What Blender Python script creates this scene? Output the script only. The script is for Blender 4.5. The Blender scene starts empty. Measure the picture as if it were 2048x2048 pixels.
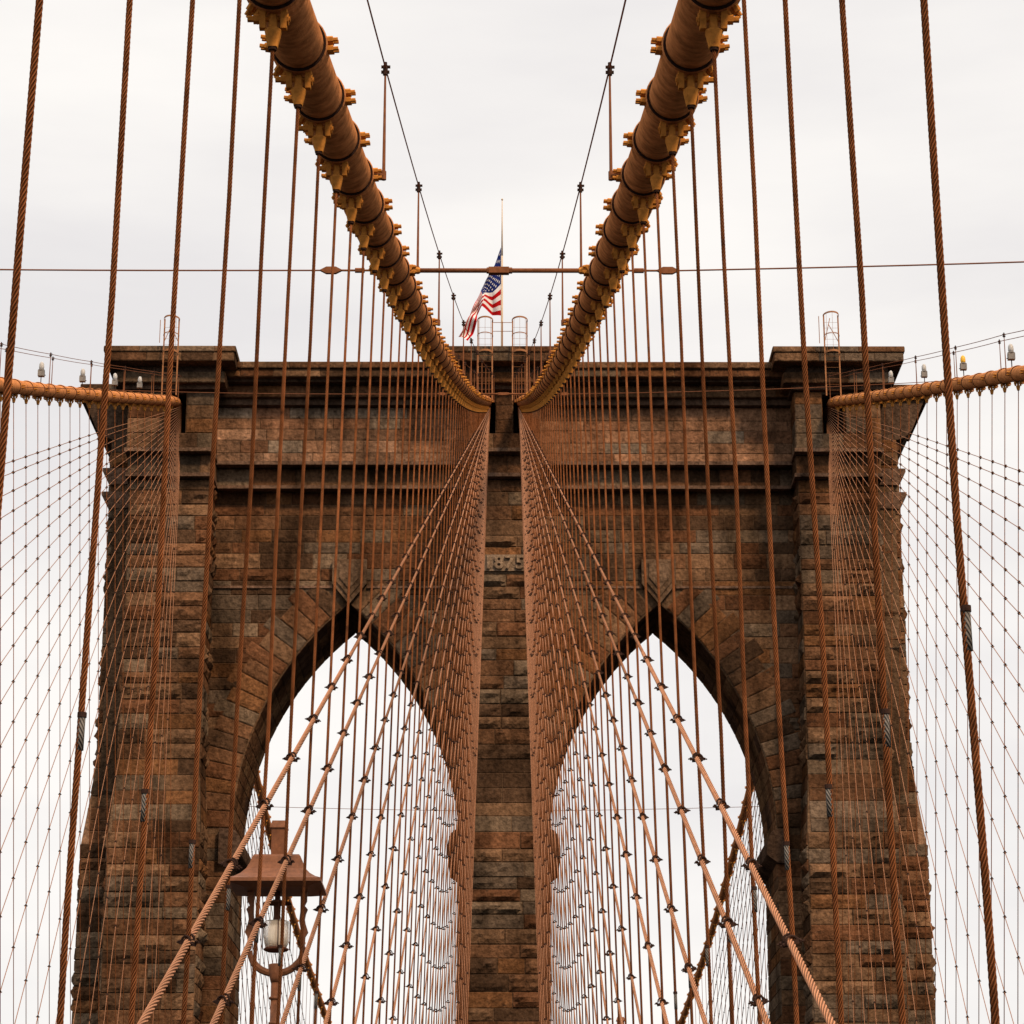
import bpy, math, random
from mathutils import Vector, Matrix, noise
R = random.Random(7)
rad = math.radians
S = bpy.context.scene
COL = S.collection

# ------------------------------------------------------------------ camera
cam_d = bpy.data.cameras.new("camera")
cam = bpy.data.objects.new("camera", cam_d); COL.objects.link(cam)
cam_d.sensor_width = 36.0
cam_d.lens = 5200.0 / 2048.0 * 36.0
cam_d.clip_start = 0.1; cam_d.clip_end = 6000
cam.location = (0.11, 0, 0)
cam.rotation_euler = (rad(90 + 17.5), 0, -12 / 5200.0)
S.camera = cam
# ------------------------------------------------------------------ sky
SUN_EL, SUN_AZ = 42.0, 150.0            # azimuth clockwise from the bridge axis: behind the viewer, to the right
w = bpy.data.worlds.new("World"); S.world = w; w.use_nodes = True
nt = w.node_tree; nt.nodes.clear()
N = nt.nodes.new; Lk = nt.links.new
out = N("ShaderNodeOutputWorld"); bg = N("ShaderNodeBackground"); bg.inputs[1].default_value = 0.1
sky = N("ShaderNodeTexSky"); sky.sky_type = 'NISHITA'; sky.sun_disc = False
sky.sun_elevation = rad(SUN_EL); sky.sun_rotation = rad(SUN_AZ)
tc = N("ShaderNodeTexCoord"); mp = N("ShaderNodeMapping"); mp.inputs['Scale'].default_value = (1.2, 1.2, 5)
nz = N("ShaderNodeTexNoise"); nz.inputs['Scale'].default_value = 2.6; nz.inputs['Detail'].default_value = 6; nz.inputs['Roughness'].default_value = .5
cr = N("ShaderNodeValToRGB")
cr.color_ramp.elements[0].position = .30; cr.color_ramp.elements[0].color = (.86, .83, .825, 1)
cr.color_ramp.elements[1].position = .62; cr.color_ramp.elements[1].color = (1.05, 1.01, .965, 1)
mu = N("ShaderNodeVectorMath"); mu.operation = 'SCALE'; mu.inputs['Scale'].default_value = 10.0
mx = N("ShaderNodeMixRGB"); mx.inputs[0].default_value = .94
Lk(tc.outputs['Generated'], mp.inputs[0]); Lk(mp.outputs[0], nz.inputs['Vector']); Lk(nz.outputs['Fac'], cr.inputs[0])
Lk(cr.outputs[0], mu.inputs[0]); Lk(sky.outputs[0], mx.inputs[1]); Lk(mu.outputs[0], mx.inputs[2])
# overcast sky: the zenith (out of frame) is brighter than the lower sky
sz = N("ShaderNodeSeparateXYZ"); zr = N("ShaderNodeMapRange"); zr.interpolation_type = 'SMOOTHSTEP'
zr.inputs[1].default_value = .5; zr.inputs[2].default_value = 1.0; zr.inputs[3].default_value = 1.0; zr.inputs[4].default_value = 2.7
zs_ = N("ShaderNodeVectorMath"); zs_.operation = 'SCALE'
Lk(tc.outputs['Generated'], sz.inputs[0]); Lk(sz.outputs[2], zr.inputs[0]); Lk(mx.outputs[0], zs_.inputs[0]); Lk(zr.outputs[0], zs_.inputs['Scale'])
Lk(zs_.outputs[0], bg.inputs[0]); Lk(bg.outputs[0], out.inputs[0])
# ------------------------------------------------------------------ sun (veiled by cloud)
sl = bpy.data.lights.new("sun", 'SUN'); so = bpy.data.objects.new("sun", sl); COL.objects.link(so)
sl.energy = 3.9; sl.angle = rad(7); sl.color = (1, .72, .46)
az, el = rad(SUN_AZ), rad(SUN_EL)
sd = Vector((math.sin(az) * math.cos(el), math.cos(az) * math.cos(el), math.sin(el)))
so.rotation_euler = (-sd).to_track_quat('-Z', 'Y').to_euler(); so.location = (30, -60, 60)
S.view_settings.view_transform = 'Standard'; S.view_settings.look = 'None'
S.view_settings.exposure = 0.0; S.view_settings.gamma = 1; S.view_settings.use_curve_mapping = False

# ------------------------------------------------------------------ materials
def mat(name, col, rough=.7, metal=0, var=.25, vscale=6, bump=0, bscale=30, attr=None, twist=None, col2=None, spot=.5, objrand=0, spec=.0, stain=0):
    m = bpy.data.materials.new(name); m.use_nodes = True
    t = m.node_tree; n = t.nodes; l = t.links
    b = n['Principled BSDF']; b.inputs['Roughness'].default_value = rough; b.inputs['Metallic'].default_value = metal
    try: b.inputs['Specular IOR Level'].default_value = spec
    except Exception: pass
    g = n.new('ShaderNodeNewGeometry'); no = n.new('ShaderNodeTexNoise')
    tcn = n.new('ShaderNodeTexCoord')
    src = g.outputs['Position']
    no.inputs['Scale'].default_value = vscale; no.inputs['Detail'].default_value = 8; no.inputs['Roughness'].default_value = .65
    l.new(src, no.inputs['Vector'])
    mr = n.new('ShaderNodeMapRange'); mr.inputs[1].default_value = .3; mr.inputs[2].default_value = .7
    mr.inputs[3].default_value = 1 - var; mr.inputs[4].default_value = 1 + var
    l.new(no.outputs['Fac'], mr.inputs[0])
    if attr:
        a = n.new('ShaderNodeAttribute'); a.attribute_name = attr; base = a.outputs['Color']
    else:
        rg = n.new('ShaderNodeRGB'); rg.outputs[0].default_value = (*col, 1); base = rg.outputs[0]
    if col2:
        n2 = n.new('ShaderNodeTexNoise'); n2.inputs['Scale'].default_value = vscale * .6; n2.inputs['Detail'].default_value = 9; n2.inputs['Roughness'].default_value = .75
        l.new(src, n2.inputs['Vector'])
        r2 = n.new('ShaderNodeMapRange'); r2.inputs[1].default_value = spot; r2.inputs[2].default_value = spot + .14
        l.new(n2.outputs['Fac'], r2.inputs[0])
        mm = n.new('ShaderNodeMixRGB'); mm.inputs[2].default_value = (*col2, 1)
        l.new(r2.outputs[0], mm.inputs[0]); l.new(base, mm.inputs[1]); base = mm.outputs[0]
    sc = n.new('ShaderNodeVectorMath'); sc.operation = 'SCALE'; l.new(base, sc.inputs[0]); l.new(mr.outputs[0], sc.inputs['Scale'])
    outc = sc.outputs[0]
    if stain:                                           # broad soot runs, longer than wide
        mpn = n.new('ShaderNodeMapping'); mpn.inputs['Scale'].default_value = (.55, .55, .16); l.new(src, mpn.inputs[0])
        n5 = n.new('ShaderNodeTexNoise'); n5.inputs['Scale'].default_value = 1.0; n5.inputs['Detail'].default_value = 7; n5.inputs['Roughness'].default_value = .62
        l.new(mpn.outputs[0], n5.inputs['Vector'])
        r5 = n.new('ShaderNodeMapRange'); r5.inputs[1].default_value = .40; r5.inputs[2].default_value = .66; r5.inputs[3].default_value = 1.25; r5.inputs[4].default_value = 1 - stain
        l.new(n5.outputs['Fac'], r5.inputs[0]); s5 = n.new('ShaderNodeVectorMath'); s5.operation = 'SCALE'
        l.new(outc, s5.inputs[0]); l.new(r5.outputs[0], s5.inputs['Scale']); outc = s5.outputs[0]
    if objrand:
        oi = n.new('ShaderNodeObjectInfo'); m3 = n.new('ShaderNodeMapRange'); m3.inputs[3].default_value = 1 - objrand; m3.inputs[4].default_value = 1 + objrand
        l.new(oi.outputs['Random'], m3.inputs[0]); s3 = n.new('ShaderNodeVectorMath'); s3.operation = 'SCALE'
        l.new(outc, s3.inputs[0]); l.new(m3.outputs[0], s3.inputs['Scale']); outc = s3.outputs[0]
    colsock = outc
    last = None
    if bump:
        nb = n.new('ShaderNodeTexNoise'); nb.inputs['Scale'].default_value = bscale; nb.inputs['Detail'].default_value = 6
        l.new(src, nb.inputs['Vector'])
        bp = n.new('ShaderNodeBump'); bp.inputs['Strength'].default_value = 1; bp.inputs['Distance'].default_value = bump
        l.new(nb.outputs['Fac'], bp.inputs['Height']); last = bp
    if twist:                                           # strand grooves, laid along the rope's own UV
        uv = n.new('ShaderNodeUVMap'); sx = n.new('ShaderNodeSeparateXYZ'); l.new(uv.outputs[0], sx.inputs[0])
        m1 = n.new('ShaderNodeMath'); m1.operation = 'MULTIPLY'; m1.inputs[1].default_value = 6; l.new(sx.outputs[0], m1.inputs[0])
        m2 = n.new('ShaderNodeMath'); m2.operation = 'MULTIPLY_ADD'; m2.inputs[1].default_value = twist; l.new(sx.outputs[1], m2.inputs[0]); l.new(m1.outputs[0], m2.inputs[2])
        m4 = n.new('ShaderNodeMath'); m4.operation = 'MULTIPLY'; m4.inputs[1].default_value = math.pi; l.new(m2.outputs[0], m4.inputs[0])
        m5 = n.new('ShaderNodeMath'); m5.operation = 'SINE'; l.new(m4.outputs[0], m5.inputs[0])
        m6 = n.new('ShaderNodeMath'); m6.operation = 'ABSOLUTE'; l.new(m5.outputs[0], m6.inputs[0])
        mg = n.new('ShaderNodeMapRange'); mg.inputs[1].default_value = .1; mg.inputs[2].default_value = .8; mg.inputs[3].default_value = .38; mg.inputs[4].default_value = 1.12   # groove shade put into the base colour so the strands read
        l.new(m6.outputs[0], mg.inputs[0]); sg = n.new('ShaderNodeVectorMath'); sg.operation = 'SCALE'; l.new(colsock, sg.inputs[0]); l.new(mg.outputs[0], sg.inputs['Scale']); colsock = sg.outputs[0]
        bq = n.new('ShaderNodeBump'); bq.inputs['Strength'].default_value = 1; bq.inputs['Distance'].default_value = .008
        l.new(m6.outputs[0], bq.inputs['Height'])
        if last: l.new(last.outputs[0], bq.inputs['Normal'])
        last = bq
    l.new(colsock, b.inputs['Base Color'])
    if last: l.new(last.outputs[0], b.inputs['Normal'])
    return m

M_STONE = mat("weathered_granite", None, .9, var=.5, vscale=5, bump=.11, bscale=4.5, attr="Col", col2=(.022, .016, .012), spot=.56, stain=.6)
M_CABLE = mat("ochre_cable_paint", (.40, .160, .060), .6, var=.5, spec=0, vscale=6, bump=.004, bscale=60, col2=(.12, .05, .022), spot=.6)
M_BAND = mat("ochre_band_paint", (.42, .175, .038), .6, var=.3, vscale=16, bump=.002, bscale=60, col2=(.16, .055, .02), spot=.6)
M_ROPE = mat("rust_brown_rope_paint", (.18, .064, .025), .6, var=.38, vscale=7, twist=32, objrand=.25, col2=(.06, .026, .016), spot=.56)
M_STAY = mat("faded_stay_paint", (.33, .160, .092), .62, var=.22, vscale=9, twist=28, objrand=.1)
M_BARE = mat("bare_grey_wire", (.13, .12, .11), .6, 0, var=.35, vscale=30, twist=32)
M_CLAMP = mat("dark_clamp_iron", (.035, .02, .016), .6, var=.4, vscale=30)
M_WIRE = mat("thin_brown_wire", (.16, .065, .035), .7, var=.2)
M_POST = mat("stanchion_paint", (.17, .068, .032), .6, var=.25, vscale=12)
M_LADDER = mat("ladder_paint", (.27, .125, .06), .6, var=.25, vscale=8)
M_LAMP = mat("lamp_brown_paint", (.17, .066, .030), .55, var=.3, spec=.15, vscale=20, bump=.0015, bscale=120)
M_LAMPD = mat("lamp_dark_iron", (.09, .035, .022), .5, var=.2, vscale=20)
M_POLE = mat("cream_pole_paint", (.45, .36, .27), .5, var=.1)
M_RED = mat("red_cloth", (.36, .008, .010), .9, var=.1, vscale=3)
M_WHITE = mat("white_cloth", (.60, .58, .58), .9, var=.05, vscale=3)
M_BLUE = mat("navy_cloth", (.012, .02, .11), .9, var=.1, vscale=3)
M_BGREY = mat("beacon_grey_metal", (.20, .185, .17), .5, var=.15, vscale=20)
M_BCLEAR = mat("beacon_clear_lens", (.5, .49, .47), .25, var=.05)
M_BYEL = mat("beacon_yellow_lens", (.85, .50, .06), .25, var=.05)
M_GLASS = mat("frosted_lamp_glass", (.95, .80, .62), .35, var=.12, vscale=16)
for gm in (M_GLASS, M_BCLEAR, M_BYEL):
    gb = gm.node_tree.nodes['Principled BSDF']
    gb.inputs['Transmission Weight'].default_value = .6 if gm is M_GLASS else .3
M_DECK = mat("weathered_deck_planks", (.05, .038, .03), .9, var=.3, vscale=4)
M_ROAD = mat("dark_roadway", (.03, .03, .03), .9, var=.2, vscale=3)
M_WATER = mat("river_water", (.015, .018, .02), .45, var=.2, vscale=.05, bump=.15, bscale=.6)

# ------------------------------------------------------------------ mesh helpers
class MB:
    def __init__(s): s.v = []; s.f = []; s.c = []; s.uv = []; s.cc = (.2, .12, .08)
    def add(s, vs, fs, uvs=None, col=None):
        o = len(s.v); s.v += [tuple(v) for v in vs]; s.f += [tuple(i + o for i in f) for f in fs]
        s.c += [col or s.cc] * len(vs)
        s.uv += uvs if uvs else [(0, 0)] * len(vs)
    def mesh(s, name, m, smooth=False, col=False, uv=False):
        me = bpy.data.meshes.new(name); me.from_pydata(s.v, [], s.f)
        if col:
            a = me.color_attributes.new("Col", 'FLOAT_COLOR', 'POINT')
            a.data.foreach_set('color', [x for c in s.c for x in (*c, 1)])
        if uv:
            u = me.uv_layers.new(name="UVMap"); d = []
            for p in me.polygons:
                us = [s.uv[i] for i in p.vertices]
                mxu = max(q[0] for q in us)
                for q in us: d += [(q[0] + 1 if mxu > .7 and q[0] < .3 else q[0]), q[1]]
            u.data.foreach_set('uv', d)
        if smooth: me.polygons.foreach_set('use_smooth', [True] * len(me.polygons))
        me.materials.append(m); me.update(); return me
    def box(s, x0, x1, y0, y1, z0, z1, col=None):
        vs = [(x, y, z) for z in (z0, z1) for y in (y0, y1) for x in (x0, x1)]
        s.add(vs, [(0, 2, 3, 1), (4, 5, 7, 6), (0, 1, 5, 4), (2, 6, 7, 3), (0, 4, 6, 2), (1, 3, 7, 5)], col=col)
    def cyl(s, p0, p1, r0, r1=None, n=8, cap=True, phase=0):
        p0 = Vector(p0); p1 = Vector(p1); r1 = r0 if r1 is None else r1
        d = p1 - p0; L = d.length; d.normalize(); a = d.orthogonal().normalized(); b = d.cross(a)
        vs = []; uv = []
        for q, (p, r) in enumerate(((p0, r0), (p1, r1))):
            for i in range(n):
                t = 2 * math.pi * (i + phase) / n; vs.append(p + (a * math.cos(t) + b * math.sin(t)) * r); uv.append((i / n, q * L))
        fs = [(i, (i + 1) % n, n + (i + 1) % n, n + i) for i in range(n)]
        if cap: fs += [tuple(range(n - 1, -1, -1)), tuple(range(n, 2 * n))]
        s.add(vs, fs, uv)
    def path(s, pts, r, n=8, cap=True):
        pts = [Vector(p) for p in pts]; rs = r if isinstance(r, (list, tuple)) else [r] * len(pts)
        vs = []; uv = []; L = 0; a = None
        for i, p in enumerate(pts):
            d = (pts[min(i + 1, len(pts) - 1)] - pts[max(i - 1, 0)]).normalized()
            if a is None: a = d.orthogonal().normalized()
            a = (a - d * a.dot(d)).normalized(); b = d.cross(a)
            if i: L += (p - pts[i - 1]).length
            for j in range(n):
                t = 2 * math.pi * j / n; vs.append(p + (a * math.cos(t) + b * math.sin(t)) * rs[i]); uv.append((j / n, L))
        fs = [(k * n + j, k * n + (j + 1) % n, (k + 1) * n + (j + 1) % n, (k + 1) * n + j) for k in range(len(pts) - 1) for j in range(n)]
        if cap: fs += [tuple(range(n - 1, -1, -1)), tuple(range((len(pts) - 1) * n, len(pts) * n))]
        s.add(vs, fs, uv)
    def strand(s, p0, p1, r, pitch=.19, step=.0125, lobes=6):
        """stranded rope: six lobes wound round the axis"""
        p0 = Vector(p0); p1 = Vector(p1); d = p1 - p0; L = d.length; d.normalize(); a = d.orthogonal().normalized(); b = d.cross(a)
        n = lobes * 4; m = max(2, int(L / step)); vs = []
        for k in range(m + 1):
            q = L * k / m; ph = 2 * math.pi * q / pitch; p = p0 + d * q
            for j in range(n):
                t = 2 * math.pi * j / n; rr = r * (.80, .98, 1.04, .98)[j % 4]
                vs.append(p + (a * math.cos(t + ph) + b * math.sin(t + ph)) * rr)
        fs = [(k * n + j, k * n + (j + 1) % n, (k + 1) * n + (j + 1) % n, (k + 1) * n + j) for k in range(m) for j in range(n)]
        s.add(vs, fs, [(j / n, 0) for k in range(m + 1) for j in range(n)])
    def lathe(s, prof, c=(0, 0, 0), n=16, sx=1, sy=1, rot=0, power=None):
        vs = []
        for r, z in prof:
            for j in range(n):
                t = 2 * math.pi * j / n + rot; vs.append((c[0] + r * sx * math.cos(t), c[1] + r * sy * math.sin(t), c[2] + z))
        fs = [(k * n + j, k * n + (j + 1) % n, (k + 1) * n + (j + 1) % n, (k + 1) * n + j) for k in range(len(prof) - 1) for j in range(n)]
        fs += [tuple(range(n - 1, -1, -1)), tuple(range((len(prof) - 1) * n, len(prof) * n))]
        s.add(vs, fs)
    def prism(s, poly, y0, y1, col=None):        # poly in (x,z), extruded along y
        n = len(poly); vs = [(x, y0, z) for x, z in poly] + [(x, y1, z) for x, z in poly]
        s.add(vs, [tuple(range(n - 1, -1, -1)), tuple(range(n, 2 * n))] + [(i, (i + 1) % n, n + (i + 1) % n, n + i) for i in range(n)], col=col)

WP = {}
def thing(name, label, cat, loc, group=None):
    o = bpy.data.objects.new(name, None); COL.objects.link(o); o.location = loc; o.empty_display_size = .2
    o['label'] = label; o['category'] = cat
    if group: o['group'] = group
    WP[o.name] = Vector(loc); return o
def part(name, me, parent, at=(0, 0, 0), label=None):
    o = bpy.data.objects.new(name, me); COL.objects.link(o); at = Vector(at); o.location = at - WP[parent.name]; o.parent = parent
    WP[o.name] = at
    if label: o['label'] = label
    return o
def solo(name, me, label=None, cat=None, group=None, kind=None):
    o = bpy.data.objects.new(name, me); COL.objects.link(o)
    if label: o['label'] = label
    if cat: o['category'] = cat
    if group: o['group'] = group
    if kind: o['kind'] = kind
    return o
def fixn(me):
    import bmesh
    bm = bmesh.new(); bm.from_mesh(me); bmesh.ops.recalc_face_normals(bm, faces=bm.faces); bm.to_mesh(me); bm.free(); return me

# ------------------------------------------------------------------ bridge geometry
PC = (-3.10013717e-06, 1.12555781e-03, 2.22264091e-01, 6.03709698)
def HC(z):
    if z <= 131: return ((PC[0] * z + PC[1]) * z + PC[2]) * z + PC[3]
    if z <= 139: return HC(131) + .35 * math.sin((z - 131) / 8 * math.pi) * 1.0
    u = z - 139; return 47.5 - .3209 * u + .00066 * u * u
OB = {-1: .28, 1: .66}
def HO_(s, z): return HC(z) + (OB[s] * min(1, (131 - z) / 47) if z < 131 else 0)
HC0 = HC
def XI(z):
    if z > 131: return .916 + (z - 131) * .006
    u = z - 19.4; return 1.83 - .0095 * u + 1.17e-5 * u * u
def XO(z):
    if z <= 139: return 17.6
    u = z - 139; return 17.6 - 2.3 * (u / 80.) ** 2
def DECK(z): return -1.72 + .037 * z
def ZK(k): return 19.4 + 2.286 * k
def nth(n): return "%d%s" % (n, "th" if 10 < n % 100 < 14 else {1: "st", 2: "nd", 3: "rd"}.get(n % 10, "th"))

# ------------------------------------------------------------------ setting
mb = MB(); mb.add([(-3000, -3000, -40), (3000, -3000, -40), (3000, 3000, -40), (-3000, 3000, -40)], [(0, 1, 2, 3)])
solo("river", mb.mesh("river", M_WATER), kind='structure')
def strip(name, x0, x1, dz, th, m):
    mb = MB()
    for y0, y1 in ((-40, 130.9), (142.2, 300)):
        a, b = DECK(y0) + dz, DECK(min(y1, 142)) + dz
        vs = [(x0, y0, a), (x1, y0, a), (x1, y1, b), (x0, y1, b), (x0, y0, a - th), (x1, y0, a - th), (x1, y1, b - th), (x0, y1, b - th)]
        mb.add(vs, [(0, 1, 2, 3), (7, 6, 5, 4), (0, 4, 5, 1), (1, 5, 6, 2), (2, 6, 7, 3), (3, 7, 4, 0)])
    solo(name, mb.mesh(name, m), kind='structure')
strip("promenade", -2.5, 2.5, 0, .18, M_DECK)
strip("roadway", -17.4, -3.4, -5, .5, M_ROAD)
strip("roadway", 3.4, 17.4, -5, .5, M_ROAD)

# ------------------------------------------------------------------ masonry
PAL = [((.235, .115, .06), 5), ((.20, .085, .042), 4), ((.30, .17, .095), 5), ((.19, .145, .105), 3), ((.10, .06, .038), 3), ((.27, .195, .13), 3), ((.27, .12, .05), 2)]
PALW = [tuple((x * .76 + q * .24) * .44 for x, q in zip(c, (.24, .120, .058))) for c, k in PAL for _ in range(k)]
MORTAR = (.10, .060, .035)
def bcol(lo=.75, hi=1.25, pal=None):
    c = R.choice(pal or PALW); k = R.uniform(lo, hi); return tuple(x * k for x in c)
def block(mb, P, u0, u1, v0, v1, amp, base=.03, col=None, cell=.26, gap=.014, cham=.035):
    """one ashlar: arris chamfer plus a dressed or rock-faced front"""
    W = abs(u1 - u0); Hh = abs(v1 - v0)
    if W < .12 or Hh < .12: return
    col = col or bcol()
    nx = max(1, int(W / cell)); ny = max(1, int(Hh / (cell * .8)))
    if amp < .02: nx = max(1, nx // 2); ny = 1
    us = [u0 + gap, u0 + gap] + [u0 + gap + cham + (W - 2 * gap - 2 * cham) * i / nx for i in range(nx + 1)] + [u1 - gap, u1 - gap]
    vs_ = [v0 + gap, v0 + gap] + [v0 + gap + cham + (Hh - 2 * gap - 2 * cham) * i / ny for i in range(ny + 1)] + [v1 - gap, v1 - gap]
    nu, nv = len(us), len(vs_); pts = []; cols = []
    off = R.uniform(0, 100); tilt = R.uniform(-.5, .8)
    for j, v in enumerate(vs_):
        for i, u in enumerate(us):
            edge = min(i, nu - 1 - i, j, nv - 1 - j)
            if edge == 0: h = -.02
            elif edge == 1: h = base * .4
            elif edge == 2: h = base + amp * .25 * (noise.noise(Vector((u * 2, v * 2, off))) + .6)
            else:
                q = noise.noise(Vector((u * 1.1 + off, v * 2.2, off))) * .8 + noise.noise(Vector((u * 3.5, v * 4.5, off + 9))) * .5
                t = (v - v0) / Hh
                h = base + amp * (.55 + q + tilt * (t - .5) * .9)
            pts.append(P(u, v, max(h, -.02)))
    fs = [(j * nu + i, j * nu + i + 1, (j + 1) * nu + i + 1, (j + 1) * nu + i) for j in range(nv - 1) for i in range(nu - 1)]
    mb.add(pts, fs, col=col)
def courses(v0, v1, h=.73):
    n = max(1, round((v1 - v0) / h)); ws = [R.uniform(.82, 1.2) for _ in range(n)]; t = sum(ws); o = [v0]
    for q in ws: o.append(o[-1] + (v1 - v0) * q / t)
    return o
def wall(mb, P, u0, u1, v0, v1, h=.73, ln=(1.2, 3.2), rough=.5, amp=(.05, .13), trim=None, smooth_amp=.012, pal=None, vs=None):
    vs = vs or courses(v0, v1, h)
    for a, b in zip(vs[:-1], vs[1:]):
        rc = bcol(.8, 1.15, pal)
        for ua, ub in (trim(a, b) if trim else [(u0, u1)]):
            if ub - ua < .15: continue
            u = ua
            while u < ub - 1e-4:
                L = R.uniform(*ln); e = u + L
                if ub - e < .6: e = ub
                e = min(e, ub)
                kk = R.uniform(.82, 1.18)
                c = bcol(pal=pal) if R.random() < .6 else tuple(x * kk for x in rc)
                am = R.uniform(*amp) if R.random() < rough else smooth_amp
                block(mb, P, u, e, a, b, am, col=c); u = e
def PF(y): return lambda u, v, h: (u, y - h, v)                 # faces the viewer
def PX(x, s): return lambda u, v, h: (x + s * h, u, v)          # faces sideways (s = +-1); u runs along y
def skin(mb, x0, x1, y0, y1, z0, z1, F=True, L=True, Rr=True, **k):
    mb.box(x0, x1, y0, y1, z0, z1, col=MORTAR)
    if F: wall(mb, PF(y0), x0, x1, z0, z1, **k)
    if L: wall(mb, PX(x0, -1), y0, y1, z0, z1, **k)
    if Rr: wall(mb, PX(x1, 1), y0, y1, z0, z1, **k)
DRESS = dict(rough=.08, amp=(.02, .04), ln=(1.2, 2.6))
ROCK = dict(rough=.75, amp=(.09, .30))

tower = thing("bridge_tower", "dark brown granite bridge tower with two pointed arches and the date 1875", "bridge tower", (0, 136, -40))
def stone(name, mb, parent=None, label=None):
    return part(name, mb.mesh(name, M_STONE, col=True), parent or tower, label=label)

BOT = 3.0
AX, AH, ARISE, SPR = 8.30, 5.92, 12.5, 24.75
AR = (ARISE ** 2 + AH ** 2) / (2 * AH)
Y0, Y1 = 134.4, 140.7
def intr(x):       # height of the intrados at offset x from the arch centre
    d = abs(x); return SPR + math.sqrt(max(0, AR ** 2 - (d + AR - AH) ** 2))
def arc_r(x, z, r):     # half width of curve of radius r at height z
    q = r * r - (z - SPR) ** 2
    return (math.sqrt(q) - (AR - AH)) if q > 0 else -9
# -- wall with the arches (one part)
mb = MB(); NS = 28
for s in (-1, 1):
    xc = s * AX
    xs = [xc + AH * math.sin((i / NS * 2 - 1) * math.pi / 2) for i in range(NS + 1)]
    for a, b in zip(xs[:-1], xs[1:]):
        ha, hb = intr(a - xc), intr(b - xc)
        vs = [(a, Y0, ha), (b, Y0, hb), (b, Y0, 44), (a, Y0, 44), (a, Y1, ha), (b, Y1, hb), (b, Y1, 44), (a, Y1, 44)]
        mb.add(vs, [(0, 1, 2, 3), (7, 6, 5, 4), (0, 4, 5, 1)], col=MORTAR)
mb.box(-AX + AH, AX - AH, Y0, Y1, -40, 44, col=MORTAR)
for s in (-1, 1):
    a, b = sorted((s * (AX + AH), s * 21.2)); mb.box(a, b, Y0, Y1, -40, 44, col=MORTAR)
VT = 2.0
def trim_arch(s):
    xc = s * AX
    def f(a, b):
        lo, hi = sorted((s * 1.7, s * 16.0))
        if b <= SPR: w_ = AH
        else:
            w_ = max(0, arc_r(0, max(a, SPR) if False else b, AR + VT) + .12)
            if a < SPR: w_ = max(w_, AH)
            if arc_r(0, b, AR + VT) < 0: return [(lo, hi)]
            w_ = arc_r(0, b, AR + VT - .25)
            w_ = max(w_, 0)
        return [(lo, xc - w_), (xc + w_, hi)]
    return f
vsr = courses(BOT, SPR - 1.4) + courses(SPR - 1.4, 43.5)[1:]
for s in (-1, 1): wall(mb, PF(Y0), 0, 0, 0, 0, vs=vsr, trim=trim_arch(s), rough=.45, amp=(.05, .14))
# jambs and soffits
for s in (-1, 1):
    for e in (-1, 1):
        x = s * AX + e * AH
        wall(mb, PX(x, -e), Y0, Y1, BOT, SPR - 1.4, rough=.3, amp=(.02, .06))
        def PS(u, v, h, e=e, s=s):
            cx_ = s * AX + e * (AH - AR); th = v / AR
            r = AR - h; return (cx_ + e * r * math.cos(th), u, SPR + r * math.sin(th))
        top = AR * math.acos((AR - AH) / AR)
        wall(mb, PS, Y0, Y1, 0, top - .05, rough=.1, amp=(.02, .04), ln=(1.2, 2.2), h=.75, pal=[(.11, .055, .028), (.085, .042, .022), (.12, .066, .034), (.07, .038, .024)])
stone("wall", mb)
# -- voussoir rings, keystones, imposts
for s in (-1, 1):
    mb = MB()
    for e in (-1, 1):
        cx_ = s * AX + e * (AH - AR); tmax = math.acos((AR - AH) / AR) - .03; th = .02; k = 0
        while th < tmax:
            t2 = min(th + R.uniform(.042, .058), tmax)
            lim = min(VT + (.45 if k % 2 else 0), ((AR - AH) / max(math.cos(t2), .2)) * 0 + VT + .45)
            def PV(u, v, h, e=e, cx_=cx_): return (cx_ + e * v * math.cos(u), Y0 - .05 - h, SPR + v * math.sin(u))
            # u is an angle: build the block by hand so sizes stay in metres
            def PVm(u, v, h, e=e, cx_=cx_): return PV(u / AR, v, h)
            ro = AR + lim
            # keep each stone on its own side of the arch centre
            xo = cx_ + e * ro * math.cos((th + t2) / 2)
            if e * (xo - s * AX) < .35:
                ro = (AR - AH + .35) / math.cos((th + t2) / 2)
            if ro > AR + .5:
                block(mb, PVm, th * AR, t2 * AR, AR + .03, ro, .02 if R.random() < .7 else .06, col=bcol(.85, 1.2), gap=.022, cham=.05)
            th = t2; k += 1
    stone("arch_ring", mb)
    mb = MB(); x = s * AX
    k_ = [(-.92, 39.6), (-.92, 38.25), (0, 37.1), (.92, 38.25), (.92, 39.6)]
    mb.prism([(x + a, b) for a, b in k_], Y0 - .36, Y0 + .3, col=(0.115, 0.072, 0.045))
    mb.prism([(x + a * .8, 38.36 + (b - 38.36) * .8 + .12) for a, b in k_], Y0 - .46, Y0 - .34, col=(0.10, 0.062, 0.038))
    mb.prism([(x + a * .58, 38.36 + (b - 38.36) * .58 + .26) for a, b in k_], Y0 - .53, Y0 - .44, col=(0.12, 0.076, 0.048))
    stone("keystone", mb)
    for e in (-1, 1):
        mb = MB(); xj = s * AX + e * AH
        pr = [(.6, SPR + .25), (-.05, SPR + .2)] + [(-.05 - .52 * math.sin(t), SPR - .9 + 1.1 * math.cos(t)) for t in (.4, .75, 1.1, 1.4, 1.57)] + [(-.57, SPR - 1.12), (-.5, SPR - 1.2), (-.02, SPR - 1.55), (.6, SPR - 1.6)]
        mb.prism([(xj + e * a, b) for a, b in pr], Y0 - .45, Y1 + .3, col=(0.062, 0.038, 0.026))
        stone("impost", mb)
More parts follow.
